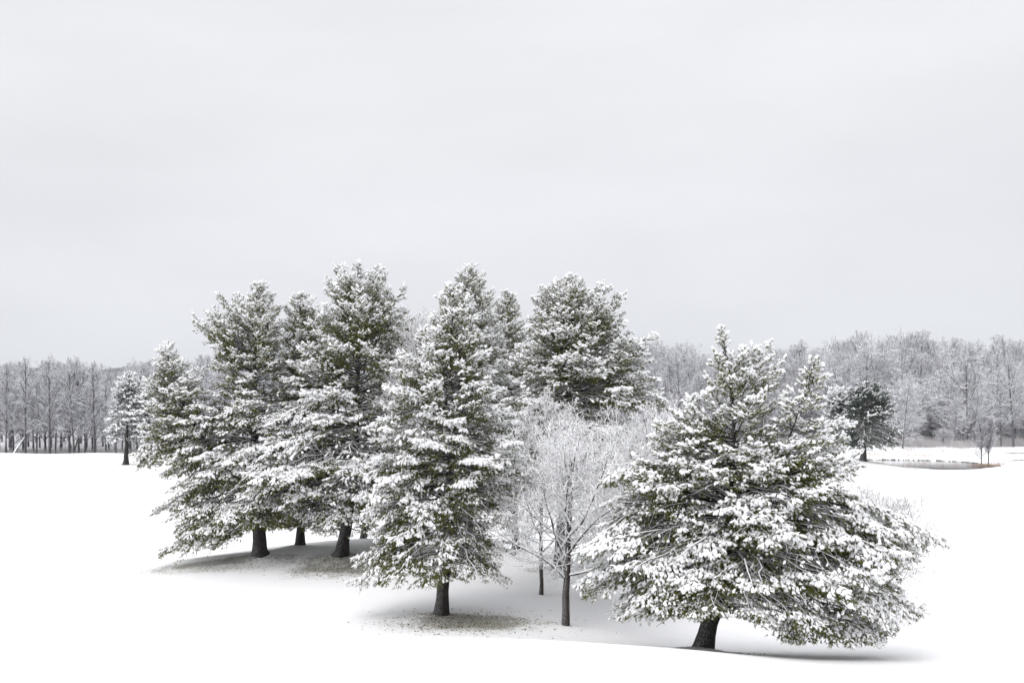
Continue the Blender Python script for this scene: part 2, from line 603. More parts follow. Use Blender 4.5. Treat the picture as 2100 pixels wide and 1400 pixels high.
def snow_template(rng, lobes, ico):
    parts = []
    for k in range(lobes):
        v, t = ico
        v = v.copy()
        v *= (1 + rng.normal(0, 0.12, (len(v), 1)))
        ln = rng.uniform(0.34, 0.62); wd = rng.uniform(0.17, 0.29); th = rng.uniform(0.15, 0.25)
        v = v * np.array([ln, wd, th])
        v[:, 2] = np.where(v[:, 2] < 0, v[:, 2] * 0.45, v[:, 2])
        a = math.radians(rng.uniform(-55, 55)) if lobes > 1 else 0
        drp = math.radians(rng.uniform(-10, 45))
        x, y, z = v[:, 0] + ln * 0.45, v[:, 1], v[:, 2]
        x, z = x * math.cos(drp) + z * math.sin(drp), -x * math.sin(drp) + z * math.cos(drp)
        x, y = x * math.cos(a) - y * math.sin(a), x * math.sin(a) + y * math.cos(a)
        parts.append((np.stack([x + rng.uniform(-0.25, 0.3), y, z + 0.16], 1), t))
    return join(parts)


def stamp(tmpls, P, D, S, rng, upright=False):
    """place random templates at P with x axis along D, scaled by S"""
    out = []
    which = rng.integers(0, len(tmpls), len(P))
    for k, (tv, tt) in enumerate(tmpls):
        m = which == k
        p, d, s = P[m], norm(D[m]), S[m]
        if len(p) == 0:
            continue
        up = np.array([0, 0, 1.0]) + rng.normal(0, 0.12 if upright else 0.5, (len(p), 3))
        side = norm(np.cross(up, d))
        u = np.cross(d, side)
        V = (p[:, None] + s[:, None, None] * (tv[None, :, 0:1] * d[:, None] + tv[None, :, 1:2] * side[:, None]
                                               + tv[None, :, 2:3] * u[:, None]))
        T = tt[None] + (np.arange(len(p)) * len(tv))[:, None, None]
        out.append((V.reshape(-1, 3), T.reshape(-1, 3)))
    return join(out)


def bez(p0, p1, p2, n):
    t = np.linspace(0, 1, n)[:, None]
    return (1 - t) ** 2 * p0 + 2 * t * (1 - t) * p1 + t ** 2 * p2


def poly_at(P, t):
    """point at fraction t (array) along polyline P"""
    n = len(P) - 1
    f = np.clip(t * n, 0, n - 1e-6); i = f.astype(int); f = (f - i)[:, None]
    return P[i] * (1 - f) + P[i + 1] * f


def make_pine(name, label, key, stem, profile, n_limbs, tuft, seed, snow=1.0, group=None, fb=0.85, trunk_r=0.30,
              needles=None, detail=2, cones=0, top_open=0.0, leader2=None, spacing=0.14, needle_mat=None, droop=1.0,
              patchy=0.35, tstep=0.42, extras=(), snow_size=1.0, voids=(), topw=2.4, skirt=None):
    """stem: [(px,py)...] base to top at the tree's depth; profile: [(py, left px, right px)...] crown outline"""
    rng = np.random.default_rng(seed)
    base = TREEPOS[key]
    Y = base[1]
    root = empty(name, base, label, "pine tree", group)
    to3 = lambda px, py: np.array([(px - 1050) / F * Y, Y, z_of(py, Y)]) - base
    stem3 = np.array([to3(*p) for p in stem])
    stem3[0] = (0, 0, -0.25)
    H = stem3[-1][2]

    def densify(P, n=28, wob=0.05):
        d = np.r_[0, np.cumsum(np.linalg.norm(np.diff(P, axis=0), axis=1))]
        t = np.linspace(0, d[-1], n)
        Q = np.stack([np.interp(t, d, P[:, k]) for k in range(3)], 1)
        K = Q.copy()
        for _ in range(2):
            K[1:-1] = (K[:-2] + 2 * K[1:-1] + K[2:]) / 4
        K[3:-1, :2] += rng.normal(0, wob, (n - 4, 2)) * 0.5
        return K
    S = densify(stem3)
    hz = S[:, 2]
    frac = np.clip((hz + 0.25) / (H + 0.25), 0, 1)
    R = trunk_r * (1 - frac) ** 1.25 + 0.015
    R *= 1 + 0.75 * np.exp(-(hz + 0.25) / 0.38)
    parts = [sweep(S, R, 14, rng, 0.05)]
    stems = [(S, profile, n_limbs, R)]
    if leader2:
        st2 = np.array([to3(*p) for p in leader2['stem']])
        st2[:, 1] += leader2.get('dy', 0) * np.linspace(0, 1, len(st2))
        S2 = densify(st2, 20)
        R2 = leader2.get('r', 0.14) * (1 - np.linspace(0, 1, 20)) ** 1.1 + 0.015
        parts.append(sweep(S2, R2, 10, rng, 0.05))
        stems.append((S2, leader2['profile'], leader2['n'], R2))
    V, Q = join(parts)
    add("trunk", mesh_from("trunk", V, Q, M_BARK, True), root)

    if skirt:
        skx, sky_ = [k[0] for k in skirt], [k[1] for k in skirt]
    limb_parts, tw0, tw1, twr = [], [], [], []
    TP, TD, TS, TN, TL = [], [], [], [], []
    for S, prof, nl, SR in stems:
        py = np.array([p[0] for p in prof], float)
        lft = np.array([p[1] for p in prof], float); rgt = np.array([p[2] for p in prof], float)
        z = z_of(py, Y) - base[2]
        order = np.argsort(z)
        z = z[order]; lx = ((lft[order] - 1050) / F * Y) - base[0]; rx = ((rgt[order] - 1050) / F * Y) - base[0]
        ztop, zbot = z[-1], z[0]
        # distribute tip heights by crown width so the foliage density is even
        zz = np.linspace(zbot, ztop, 200)
        wd = (np.interp(zz, z, rx - lx) + 1.0) * np.interp(zz, [zbot, zbot + .55 * (ztop - zbot), ztop], [1, 1, topw])
        cdf = np.cumsum(wd ** 1.15); cdf /= cdf[-1]
        u = (np.arange(nl) + rng.uniform(0, 1, nl)) / nl
        tips = np.interp(u, cdf, zz)
        # loose whorls
        wh = 0.80
        tips = tips * 0.5 + np.round(tips / wh + rng.uniform(-.2, .2, nl)) * wh * 0.5
        tips = np.clip(tips, zbot, ztop)
        golden = rng.uniform(0, 6.28) + np.arange(nl) * 2.39996 + rng.normal(0, 0.25, nl)
        jobs = [(a_, b_, None) for a_, b_ in zip(tips, golden)]
        if S is stems[0][0]:
            jobs += [(z_of(e_[1], Y) - base[2], 0.0, e_) for e_ in extras]
        else:
            jobs += [(z_of(e_[1], Y) - base[2], 0.0, e_) for e_ in leader2.get('extras', ())]
        tp_ = S[-1] + base                    # foliage right at the tip of the stem
        tpx, tpy = tp_[0] / Y * F + 1050, HZ - tp_[2] / Y * F
        jobs += [(S[-1][2] + 0.1, 0.0, (tpx + rng.uniform(-6, 6), tpy - 4, tpy + q_, S[-1][1] + rng.uniform(-.1, .1)))
                 for q_ in (25, 45, 60)]
        for hz_t, az, ex in jobs:
            ca, sa = math.cos(az), math.sin(az)
            l_, r_ = np.interp(hz_t, z, lx), np.interp(hz_t, z, rx)
            sx = np.interp(hz_t, S[:, 2], S[:, 0])
            half = 0.5 * (r_ - l_)
            side = (r_ - sx) if ca > 0 else (sx - l_)
            side = max(side, 0.15)
            rad = 1.0 / math.sqrt((ca / side) ** 2 + (sa / max(fb * half, 0.15)) ** 2)
            rad *= rng.choice([1.0, 0.93, 0.82, 0.68, 0.5], p=[.34, .26, .2, .12, .08]) * rng.uniform(0.95, 1.04)
            f = (hz_t - zbot) / max(ztop - zbot, 1e-3)
            # how far the limb climbs between trunk and tip
            rise = rad * np.interp(f, [0, 0.12, 0.45, 0.8, 1.0], [-0.42 * droop, -0.26 * droop, -0.02, 0.65, 1.4])
            ha = hz_t - rise
            if ex is not None:
                ha = z_of(ex[2], Y) - base[2]
            lo = S[3, 2] + 0.2
            hi = S[-1, 2] - 0.15
            ha = float(np.clip(ha, min(max(lo, zbot * 0.6 + 0.2), hi), hi))
            p0 = np.array([np.interp(ha, S[:, 2], S[:, 0]), np.interp(ha, S[:, 2], S[:, 1]), ha])
            p2 = np.array([sx + ca * rad, np.interp(hz_t, S[:, 2], S[:, 1]) + sa * rad, hz_t])
            if ex is not None:
                p2 = np.array([(ex[0] - 1050) / F * Y - base[0], ex[3], hz_t])
                f = 0.25 if ex[1] > ex[2] else 0.75
            Lb = np.linalg.norm(p2 - p0)
            p2[2] = max(p2[2], float(ground(p2[0] + base[0], p2[1] + base[1])) - base[2] + 0.75)
            if skirt and ex is None:
                yy_ = p2[1] + Y
                lim = np.interp((p2[0] + base[0]) / yy_ * F + 1050, skx, sky_) - 12
                p2[2] = max(p2[2], -(lim - HZ) / F * yy_ - base[2])
                Lb = np.linalg.norm(p2 - p0)
            if Lb < 0.15:
                continue
            arch = np.interp(f, [0, 0.4, 0.8, 1.0], [0.20, 0.14, -0.06, -0.18]) * Lb
            p1 = (p0 + p2) / 2 + np.array([rng.normal(0, .09) * Lb, rng.normal(0, .09) * Lb, arch])
            B = bez(p0, p1, p2, 9)
            B[1:-1] += rng.normal(0, 0.04, (7, 3)) * min(Lb, 2)
            r0 = min(0.016 * Lb + 0.018, 0.085)
            limb_parts.append(sweep(B, np.linspace(r0, 0.010, 9), 5))
            # fan of side branches
            start = np.interp(f, [0, 0.5, 1], [0.26, 0.22, 0.06])
            ns = max(3, int(Lb * (1 - start) / spacing))
            ts = np.linspace(start, 0.98, ns) + rng.normal(0, 0.01, ns)
            ts = np.clip(ts, 0.03, 1)
            C = poly_at(B, ts)
            tang = norm(poly_at(B, np.clip(ts + 0.06, 0, 1)) - poly_at(B, np.clip(ts - 0.06, 0, 1)))
            sgn = np.where(np.arange(ns) % 2 == 0, 1, -1)
            hor = norm(np.cross(tang, np.array([0, 0, 1.0])) + 1e-6)
            ang = np.radians(rng.uniform(32, 62, ns))
            vert = rng.normal(0.02, 0.22, ns) - 0.10 * (1 - f)
            sd_ = norm(tang * np.cos(ang)[:, None] + hor * (sgn * np.sin(ang))[:, None] + np.array([0, 0, 1.0]) * vert[:, None])
            sl = (0.46 * Lb * (1 - ts) ** 0.75 * np.minimum(1, (ts / 0.30)) + 0.30) * rng.uniform(0.6, 1.15, ns)
            sl = np.clip(sl, 0.18, 1.8)
            # tip itself continues
            C = np.concatenate([C, B[-1:]]); sd_ = np.concatenate([sd_, tang[-1:]]); sl = np.append(sl, 0.22)
            sag = -np.interp(f, [0, .5, .8], [0.24, 0.18, 0.05]) * sl ** 2 + (0.10 * sl if f > 0.75 else 0)
            E = C + sd_ * sl[:, None]; E[:, 2] += sag
            tw0.append(C); tw1.append(E); twr.append(np.clip(0.004 + 0.005 * sl, 0, 0.012))
            cover = rng.random() > patchy * 0.25
            lsn = float(np.clip(rng.normal(1.0, 0.28), 0.35, 1.5))
            for c, e, l in zip(C, E, sl):
                nt_ = max(1, int(l / (tuft * tstep)))
                tt = (np.arange(nt_) + rng.uniform(0.2, 1.0, nt_)) / nt_
                if l > 0.35:
                    tt = tt * 0.82 + 0.18
                P = c + (e - c) * tt[:, None]
                d0 = norm(e - c)
                hh = norm(np.cross(d0, [0, 0, 1.0]) + 1e-6)
                sg = rng.choice([-1, 1], nt_)
                lat = np.abs(rng.normal(0, 0.055 + 0.075 * min(l, 1.2), nt_))
                P = P + hh * (sg * lat)[:, None]
                P[:, 2] += rng.normal(0.0, 0.022, nt_) - 0.35 * lat
                dd = d0 * rng.uniform(0.35, 1.0, nt_)[:, None] + hh * (sg * rng.uniform(0.1, 0.9, nt_))[:, None]
                dd[:, 2] += rng.normal(np.interp(f, [0, .5, .75, 1], [-0.38, -0.28, 0.25, 0.75]), 0.28, nt_)
                P[-1] = e; dd[-1] = d0 + np.array([0, 0, 0.1 if f < .6 else 0.6])
                if cover:
                    TP.append(P); TD.append(dd)
                    TS.append(tuft * rng.uniform(0.75, 1.25, nt_))
                    TN.append(np.full(nt_, f)); TL.append(np.full(nt_, lsn))
    TP = np.concatenate(TP); TD = np.concatenate(TD); TS = np.concatenate(TS); TN = np.concatenate(TN); TL = np.concatenate(TL)
    # drop tufts that would lie in the ground
    gz = ground(TP[:, 0] + base[0], TP[:, 1] + base[1]) - base[2]
    ok = TP[:, 2] > gz + 0.55
    TP, TD, TS, TN, TL = TP[ok], TD[ok], TS[ok], TN[ok], TL[ok]
    # hollows between the boughs, where the shaded inside of the crown shows
    vp = (TP[:, 0] + base[0]) / (TP[:, 1] + Y) * F + 1050
    vq = HZ - (TP[:, 2] + base[2]) / (TP[:, 1] + Y) * F
    inv = np.zeros(len(TP))
    for vx, vy, va, vb in voids:
        q_ = ((vp - vx) / va) ** 2 + ((vq - vy) / vb) ** 2
        inv = np.maximum(inv, np.clip(1.6 - q_, 0, 1))
    ok = ~((rng.random(len(TP)) < inv * 0.93) & (TP[:, 1] < 0.5))
    if skirt:
        ok &= vq < np.interp(vp, skx, sky_) + 8 + rng.normal(0, 5, len(vp))
    TP, TD, TS, TN, TL, inv = TP[ok], TD[ok], TS[ok], TN[ok], TL[ok] * (1 - 0.75 * inv[ok]), inv[ok]
    # snow load: what little shelter the foliage overhead gives
    def count_above(cell, lo_, hi_):
        k2 = np.floor(TP[:, :2] / cell + 0.37).astype(int)
        code = k2[:, 0] * 8192 + k2[:, 1]
        order = np.lexsort((-TP[:, 2], code))
        res = np.zeros(len(TP))
        zz_ = TP[order, 2]; cc_ = code[order]
        starts = np.r_[0, np.where(np.diff(cc_) != 0)[0] + 1, len(cc_)]
        for a_, b_ in zip(starts[:-1], starts[1:]):
            zseg = -zz_[a_:b_]
            res[order[a_:b_]] = np.searchsorted(zseg, zseg - lo_) - np.searchsorted(zseg, zseg - hi_)
        return res
    dens = count_above(0.5, 0.35, 99.0) * (tuft / 0.17) ** 2
    load = np.exp(-dens / 60.0)
    loc = count_above(tuft * 1.9, tuft * 0.45, 0.75)
    local = np.exp(-loc / 2.6)           # 1 on the top of its pad of foliage, 0 on the underside
    rnd = rng.random(len(TP))
    # coherent patches where snow slid off
    ph = rng.uniform(0, 6.28, 6)
    pn = (np.sin(TP[:, 0] * 2.1 + ph[0] + np.sin(TP[:, 2] * 1.7 + ph[1])) + np.sin(TP[:, 2] * 2.9 + ph[2] + TP[:, 1] * 1.3)
          + np.sin(TP[:, 1] * 2.3 + ph[3] + TP[:, 0] * 0.9)) / 3
    amt = snow * TL * (0.38 + 0.70 * load) * (0.46 + 1.0 * local) * (1 + 0.35 * pn) * np.interp(TN, [0, 0.3, 1], [0.66, 0.95, 1.08])
    has = rnd < np.clip(amt, 0.05, 0.97)
    ss = TS * np.clip(0.55 + 0.40 * load + 0.75 * local + 0.20 * pn + 0.30 * (TL - 1), 0.4, 1.8) * np.interp(TN, [0, 0.3, 1], [0.78, 1.0, 1.0]) * rng.uniform(0.8, 1.15, len(TP)) * snow_size
    print("PINE", name, key, "tufts", len(TP), "snowy", has.sum(), "limbs", len(limb_parts))
    nn = needles or 11
    ntm = [needle_template(rng, nn, 1.05, 0.17) for _ in range(6)]
    V, T = stamp(ntm, TP, TD, TS, rng)
    add("foliage", mesh_from("foliage", V, T, needle_mat or M_NEEDLE, False), root)
    if detail >= 2:
        stm = [snow_template(rng, 4, ICO1) for _ in range(8)]
    else:
        stm = [snow_template(rng, 3, ICO1) for _ in range(8)]
    dflat = TD[has].copy(); dflat = norm(dflat); dflat[:, 2] = np.clip(dflat[:, 2], -0.7, 0.55)
    V, T = stamp(stm, TP[has] + np.array([0, 0, 0.01]), dflat, ss[has], rng, True)
    add("snow_load", mesh_from("snow_load", V, T, M_SNOW, True), root)
    V1, Q1 = join(limb_parts)
    tw0, tw1, twr = np.concatenate(tw0), np.concatenate(tw1), np.concatenate(twr)
    if skirt:
        ep = (tw1[:, 0] + base[0]) / (tw1[:, 1] + Y) * F + 1050
        eq = HZ - (tw1[:, 2] + base[2]) / (tw1[:, 1] + Y) * F
        ok = (eq < np.interp(ep, skx, sky_) + 8) & (tw1[:, 2] > ground(tw1[:, 0] + base[0], tw1[:, 1] + base[1]) - base[2] + 0.5)
        tw0, tw1, twr = tw0[ok], tw1[ok], twr[ok]
    V2, Q2 = tubes(tw0, tw1, twr, twr * 0.5, 4)
    V, Q = join([(V1, Q1), (V2, Q2)])
    add("branches", mesh_from("branches", V, Q, M_LIMB, True), root)
    if cones:
        hi = np.where((TN > 0.72) & (np.abs(TD[:, 2]) < 0.6))[0]
        pick = rng.choice(hi, min(cones, len(hi)), replace=False)
        vv, tt = ICO1
        cv = vv * np.array([1.0, 0.3, 0.3])
        cv[:, 0] -= 1.0
        P = TP[pick] + np.array([0, 0, -0.02])
        Dn = np.stack([rng.normal(0, .25, len(pick)), rng.normal(0, .25, len(pick)), np.ones(len(pick))], 1)
        V, T = stamp([(cv, tt)], P, Dn, np.full(len(pick), 0.085), rng)
        c = add("seed_cones", mesh_from("seed_cones", V, T, M_CONE, True), root)
        c["kind"] = "stuff"
    return root


# ================================================================== bare broadleaf builder
def grow(rng, base, h, spread, levels, nseg=5, first=0.22, trunk_r=0.15, kids=(10, 7, 6, 4), lean=(0, 0), up=0.35,
         angle=(28, 58), minr=0.006, ratio=0.62, fork=0, wob=0.10, env=None):
    """returns (trunk polylines, segment arrays P0,P1,R0,R1)"""
    segs = []
    stems = []

    def curve(p, d, l, r, lvl, n):
        P = [p.copy()]
        d = d / np.linalg.norm(d)
        for k in range(n):
            d = d + rng.normal(0, wob * (0.35 if lvl == 0 else 1.0), 3) + np.array([0, 0, up * (0.30 if lvl > 0 else 0.05) / n * 2])
            d /= np.linalg.norm(d)
            P.append(P[-1] + d * l / n)
        return np.array(P)

    def branch(p, d, l, r, lvl):
        n = nseg if lvl < 2 else (3 if lvl == 2 else 2)
        P = curve(p, d, l, r, lvl, n)
        rr = np.linspace(r, max(r * 0.35, minr), n + 1)
        if lvl == 0:
            stems.append((P, rr))
        else:
            segs.append((P, rr, lvl))
        if lvl >= levels:
            return
        k = kids[min(lvl, len(kids) - 1)]
        k = max(2, int(round(k * rng.uniform(0.8, 1.2))))
        t0 = first if lvl == 0 else 0.18
        ts = t0 + (1 - t0) * (np.arange(k) + rng.uniform(0, 0.8, k)) / k
        az = rng.uniform(0, 6.28)
        for q, t in enumerate(ts):
            i = min(int(t * n), n - 1); f = t * n - i
            c = P[i] * (1 - f) + P[i + 1] * f
            tg = P[i + 1] - P[i]; tg /= np.linalg.norm(tg)
            az += 2.4 + rng.normal(0, 0.4)
            a = math.radians(rng.uniform(*angle)) * (1.0 if lvl else np.interp(t, [first, 1], [1.1, 0.55]))
            ref = np.array([1.0, 0, 0]) if abs(tg[0]) < 0.8 else np.array([0, 1.0, 0])
            s = np.cross(tg, ref); s /= np.linalg.norm(s); u = np.cross(tg, s)
            nd = tg * math.cos(a) + (s * math.cos(az) + u * math.sin(az)) * math.sin(a)
            if lvl == 0:
                ll = spread * np.interp(t, [first, 0.45, 1.0], [0.9, 1.0, 0.42]) * rng.uniform(0.75, 1.15)
            else:
                ll = l * ratio * (1.08 - 0.6 * t) * rng.uniform(0.7, 1.2)
            branch(c, nd, ll, max(r * (0.48 if lvl == 0 else 0.55) * (1.1 - 0.5 * t), minr), lvl + 1)
    n_st = max(1, fork)
    for q in range(n_st):
        d = np.array([lean[0], lean[1], 1.0])
        if n_st > 1:
            a = q / n_st * 6.28 + rng.uniform(0, 1)
            d = d + np.array([math.cos(a), math.sin(a) * 0.8, 0]) * 0.42
        branch(np.array(base, float), d, h, trunk_r / (1 if n_st == 1 else 1.5), 0)
    return stems, segs


def segs_to_arrays(segs):
    P0, P1, R0, R1 = [], [], [], []
    for P, r, lvl in segs:
        P0.append(P[:-1]); P1.append(P[1:]); R0.append(r[:-1]); R1.append(r[1:])
    return np.concatenate(P0), np.concatenate(P1), np.concatenate(R0), np.concatenate(R1)


def make_bare(name, label, pos, h, spread, seed, levels=4, group=None, trunk_mat=None, twig_mat=None, trunk_h=0.0, sides=4,
              flare=0.5, cat="bare tree", xs=1.0, **kw):
    rng = np.random.default_rng(seed)
    root = empty(name, pos, label, cat, group)
    stems, segs = grow(rng, (0, 0, trunk_h), h - trunk_h, spread, levels, **kw)
    tr = kw.get('trunk_r', 0.15)
    parts = []
    if trunk_h:
        P = np.array([[0, 0, -0.2], [0.0, 0, 0.1], [0.02, 0, trunk_h * 0.5], [0, 0, trunk_h + 0.05]])
        parts.append(sweep(P, [tr * (1 + flare), tr * (1 + flare * .5), tr * 1.05, tr], 10, rng, 0.04))
    for P, rr in stems:
        if not trunk_h:
            P = P.copy(); P[0, 2] -= 0.25; rr = rr.copy(); rr[0] *= 1 + flare * 0.4
        parts.append(sweep(P, rr, 10, rng, 0.03))
    V, Q = join(parts)
    V1, Q1 = V, Q
    V2, Q2 = tubes(*segs_to_arrays([q for q in segs if q[2] > 1]), sides)
    V3, Q3 = tubes(*segs_to_arrays([q for q in segs if q[2] == 1]), 5)
    k = h / V2[:, 2].max()
    V1 = V1 * k; V, Q = V2 * k, Q2
    add("trunk", mesh_from("trunk", V1, Q1, trunk_mat or M_WOOD, True), root)
    add("limbs", mesh_from("limbs", V3 * k, Q3, trunk_mat or M_BLIMB, True), root)
    print("BARE", name, "segs", len(Q) // sides)
    add("crown", mesh_from("crown", V, Q, twig_mat or M_TWIG, False), root)
    return root


# ================================================================== the near grove
G_P = "snow-laden pines of the near grove"
make_pine("pine_tree", "broad snow-laden pine on the right, nearest tree, its wide crown sweeping down to the right", 'A',
          [(1440, 1337), (1450, 1292), (1470, 1235), (1486, 1160), (1495, 1050), (1505, 920), (1503, 830), (1495, 760), (1485, 692)],
          [(690, 1478, 1492), (725, 1470, 1560), (770, 1465, 1590), (805, 1440, 1600), (835, 1405, 1610), (870, 1360, 1640),
           (905, 1345, 1690), (945, 1300, 1720), (985, 1240, 1745), (1030, 1200, 1790), (1075, 1185, 1850), (1105, 1182, 1915),
           (1150, 1180, 1880), (1200, 1190, 1868), (1245, 1235, 1885), (1280, 1330, 1810), (1320, 1560, 1800)],
          205, 0.130, 11, skirt=[(1170, 1180), (1190, 1215), (1240, 1250), (1290, 1265), (1340, 1262), (1400, 1258), (1440, 1268), (1500, 1248), (1560, 1272), (1640, 1325), (1700, 1338), (1800, 1338), (1822, 1290), (1890, 1262), (1900, 1190), (1925, 1115)], voids=[(1650, 1150, 100, 24), (1560, 1165, 46, 30), (1505, 890, 20, 36), (1350, 1095, 36, 46), (1590, 1235, 150, 22), (1690, 1055, 44, 28), (1450, 1010, 46, 16), (1600, 1010, 30, 26), (1290, 1190, 50, 18), (1440, 930, 40, 14)], extras=[(1918, 1103, 1010, -0.5), (1885, 1150, 1050, 0.8), (1888, 1250, 1130, -1), (1862, 1215, 1120, 1), (1805, 1318, 1200, -1.5), (1760, 1330, 1215, -2.2), (1700, 1325, 1230, -2.5), (1660, 1300, 1240, -2.2), (1820, 1290, 1180, -0.5), (1190, 1130, 1030, -0.5), (1200, 1210, 1110, -1), (1260, 1255, 1160, -1.5), (1330, 1262, 1200, -2), (1240, 985, 950, 0), (1362, 885, 905, 0), (1350, 870, 900, -0.8), (1738, 905, 1000, 0.5), (1742, 870, 960, 0), (1352, 905, 950, 0.6), (1345, 930, 975, -0.5), (1390, 850, 890, 0.3), (1405, 842, 880, -0.6), (1380, 880, 925, 1.2), (1745, 930, 1000, -0.6), (1735, 960, 1030, 0.3), (1715, 900, 960, 1.2), (1598, 742, 850, 0), (1572, 708, 820, -0.2), (1540, 716, 800, 0.2), (1470, 745, 800, -0.3), (1600, 775, 860, 0.5), (1310, 940, 980, 0), (1280, 965, 1000, -0.8), (1225, 1010, 1060, -0.2), (1850, 1080, 1030, 0.2), (1800, 1040, 1010, -0.5)], snow=1.8, snow_size=0.92, topw=1.6, group=G_P, fb=0.66, trunk_r=0.33, detail=2, cones=30, needles=12, spacing=0.15,
          leader2=dict(stem=[(1500, 1180), (1555, 1060), (1602, 935), (1622, 840), (1652, 757)], dy=-1.2, r=0.09, n=42,
                       profile=[(757, 1645, 1662), (800, 1610, 1690), (850, 1580, 1705), (900, 1560, 1730), (950, 1550, 1745),
                                (1020, 1540, 1760), (1080, 1530, 1790)]))

make_pine("pine_tree", "tall narrow snow-laden pine at the centre with thin brownish top, low skirt", 'B',
          [(903, 1262), (910, 1200), (920, 1080), (925, 930), (925, 800), (926, 700), (929, 597)],
          [(595, 915, 945), (640, 895, 975), (690, 860, 985), (735, 815, 1000), (780, 795, 1025), (830, 785, 1030),
           (880, 770, 1065), (930, 765, 1090), (980, 755, 1085), (1030, 745, 1060), (1080, 740, 1050), (1130, 730, 1048),
           (1175, 722, 1045), (1200, 830, 1035)],
          230, 0.128, 22, skirt=[(700, 1185), (722, 1198), (830, 1205), (885, 1212), (915, 1195), (960, 1190), (1045, 1204), (1060, 1150)], voids=[(925, 790, 20, 40), (920, 975, 18, 22), (990, 900, 32, 36), (1010, 1010, 38, 42), (870, 1130, 38, 18), (960, 1070, 34, 18), (850, 870, 30, 16)], extras=[(722, 1190, 1100, -0.5), (740, 1150, 1060, 0), (1045, 1185, 1090, -0.3), (1088, 990, 900, 0), (765, 870, 830, -0.3), (780, 1000, 930, -1)], snow=1.6, snow_size=1.0, group=G_P, fb=0.9, trunk_r=0.29, detail=2, cones=110, needles=11, patchy=0.6,
          leader2=dict(stem=[(925, 900), (945, 830), (950, 740), (958, 680)], dy=0.6, r=0.07, n=26,
                       profile=[(680, 945, 975), (740, 920, 1000), (820, 900, 1020)]))

make_pine("pine_tree", "leftmost pine of the grove, long boughs reaching far left over open snow", 'D',
          [(535, 1148), (531, 1100), (525, 980), (520, 850), (522, 720), (530, 592)],
          [(590, 518, 550), (625, 450, 566), (655, 405, 575), (700, 440, 590), (750, 435, 600), (800, 410, 620), (850, 375, 650),
           (900, 350, 650), (950, 345, 660), (1000, 345, 650), (1050, 300, 640), (1085, 330, 620), (1120, 335, 560)],
          210, 0.132, 33, skirt=[(270, 960), (300, 1078), (333, 1152), (400, 1132), (460, 1112), (520, 1085), (560, 1090), (640, 1088)], voids=[(560, 790, 38, 36), (500, 900, 46, 24), (430, 900, 20, 20), (470, 1015, 50, 18), (560, 850, 38, 28), (500, 700, 20, 30)], extras=[(300, 1065, 985, -0.3), (312, 1050, 975, 0.5), (338, 1148, 1055, -0.8), (360, 1120, 1060, 0), (402, 652, 760, 0), (420, 640, 740, 0.5), (440, 1135, 1060, -1), (385, 1090, 1010, -1.5), (445, 605, 700, 0.3), (492, 598, 690, 0)], snow=1.5, snow_size=1.04, group=G_P, fb=0.85, trunk_r=0.40, detail=1, cones=110, needles=9,
          leader2=dict(stem=[(527, 1020), (450, 950), (395, 860), (362, 790), (347, 716)], dy=-0.6, r=0.17, n=120, extras=[(300, 900, 890, 0), (284, 930, 900, -.6), (290, 958, 905, -.4), (314, 845, 870, .3), (318, 800, 840, -.4), (330, 735, 800, 0), (310, 875, 880, -1), (405, 760, 840, 0), (322, 770, 830, .4)],
                       profile=[(716, 340, 356), (750, 325, 390), (790, 306, 430), (830, 298, 440), (870, 292, 450),
                                (910, 284, 460), (950, 286, 460), (1000, 320, 460)]))

make_pine("pine_tree", "dark pine half hidden between the grove's leftmost pine and its tallest pine", 'E',
          [(615, 1133), (617, 1080), (620, 900), (622, 750), (616, 612)],
          [(612, 596, 640), (650, 582, 668), (700, 562, 682), (760, 550, 700), (850, 545, 700), (950, 535, 700), (1040, 545, 700),
           (1090, 560, 690)],
          170, 0.15, 44, skirt=[(500, 1080), (700, 1090)], snow=1.1, group=G_P, fb=0.9, trunk_r=0.26, detail=1, needles=8)

make_pine("pine_tree", "tallest dense pine in the left grove with leaning dark trunk rooted on the grassy knoll", 'F',
          [(697, 1146), (706, 1100), (722, 1010), (731, 870), (733, 720), (735, 549)],
          [(549, 700, 770), (580, 678, 800), (620, 668, 828), (660, 640, 828), (710, 620, 830), (760, 590, 835), (810, 550, 845),
           (860, 535, 850), (910, 500, 855), (955, 455, 855), (1000, 455, 855), (1050, 520, 845), (1090, 620, 800), (1115, 650, 760)],
          210, 0.135, 55, skirt=[(440, 990), (500, 1030), (560, 1082), (640, 1098), (690, 1102), (730, 1118), (770, 1122), (800, 1110), (850, 1090)], voids=[(735, 770, 20, 46), (765, 830, 32, 55), (720, 905, 58, 36), (640, 925, 36, 24), (700, 990, 85, 20), (790, 700, 36, 20), (650, 1035, 56, 16), (650, 780, 26, 20)], extras=[(455, 962, 880, -1.2), (470, 990, 900, -0.4), (540, 870, 790, -1), (690, 552, 640, 0), (778, 550, 640, 0.2), (672, 570, 660, 0.3), (826, 590, 690, 0), (655, 640, 720, 0), (828, 640, 730, -0.3)], snow=1.5, snow_size=1.04, group=G_P, fb=0.95, trunk_r=0.36, detail=1, needles=9, top_open=0.3)

make_pine("pine_tree", "snowy pine mostly hidden between the tallest pine and the central narrow pine", 'G',
          [(740, 1105), (760, 1020), (800, 850), (825, 740), (838, 655)],
          [(650, 812, 868), (690, 785, 895), (760, 765, 900), (850, 750, 900), (950, 740, 900), (1050, 730, 880)],
          170, 0.15, 66, snow=1.6, group=G_P, fb=0.9, trunk_r=0.24, detail=1, needles=8)

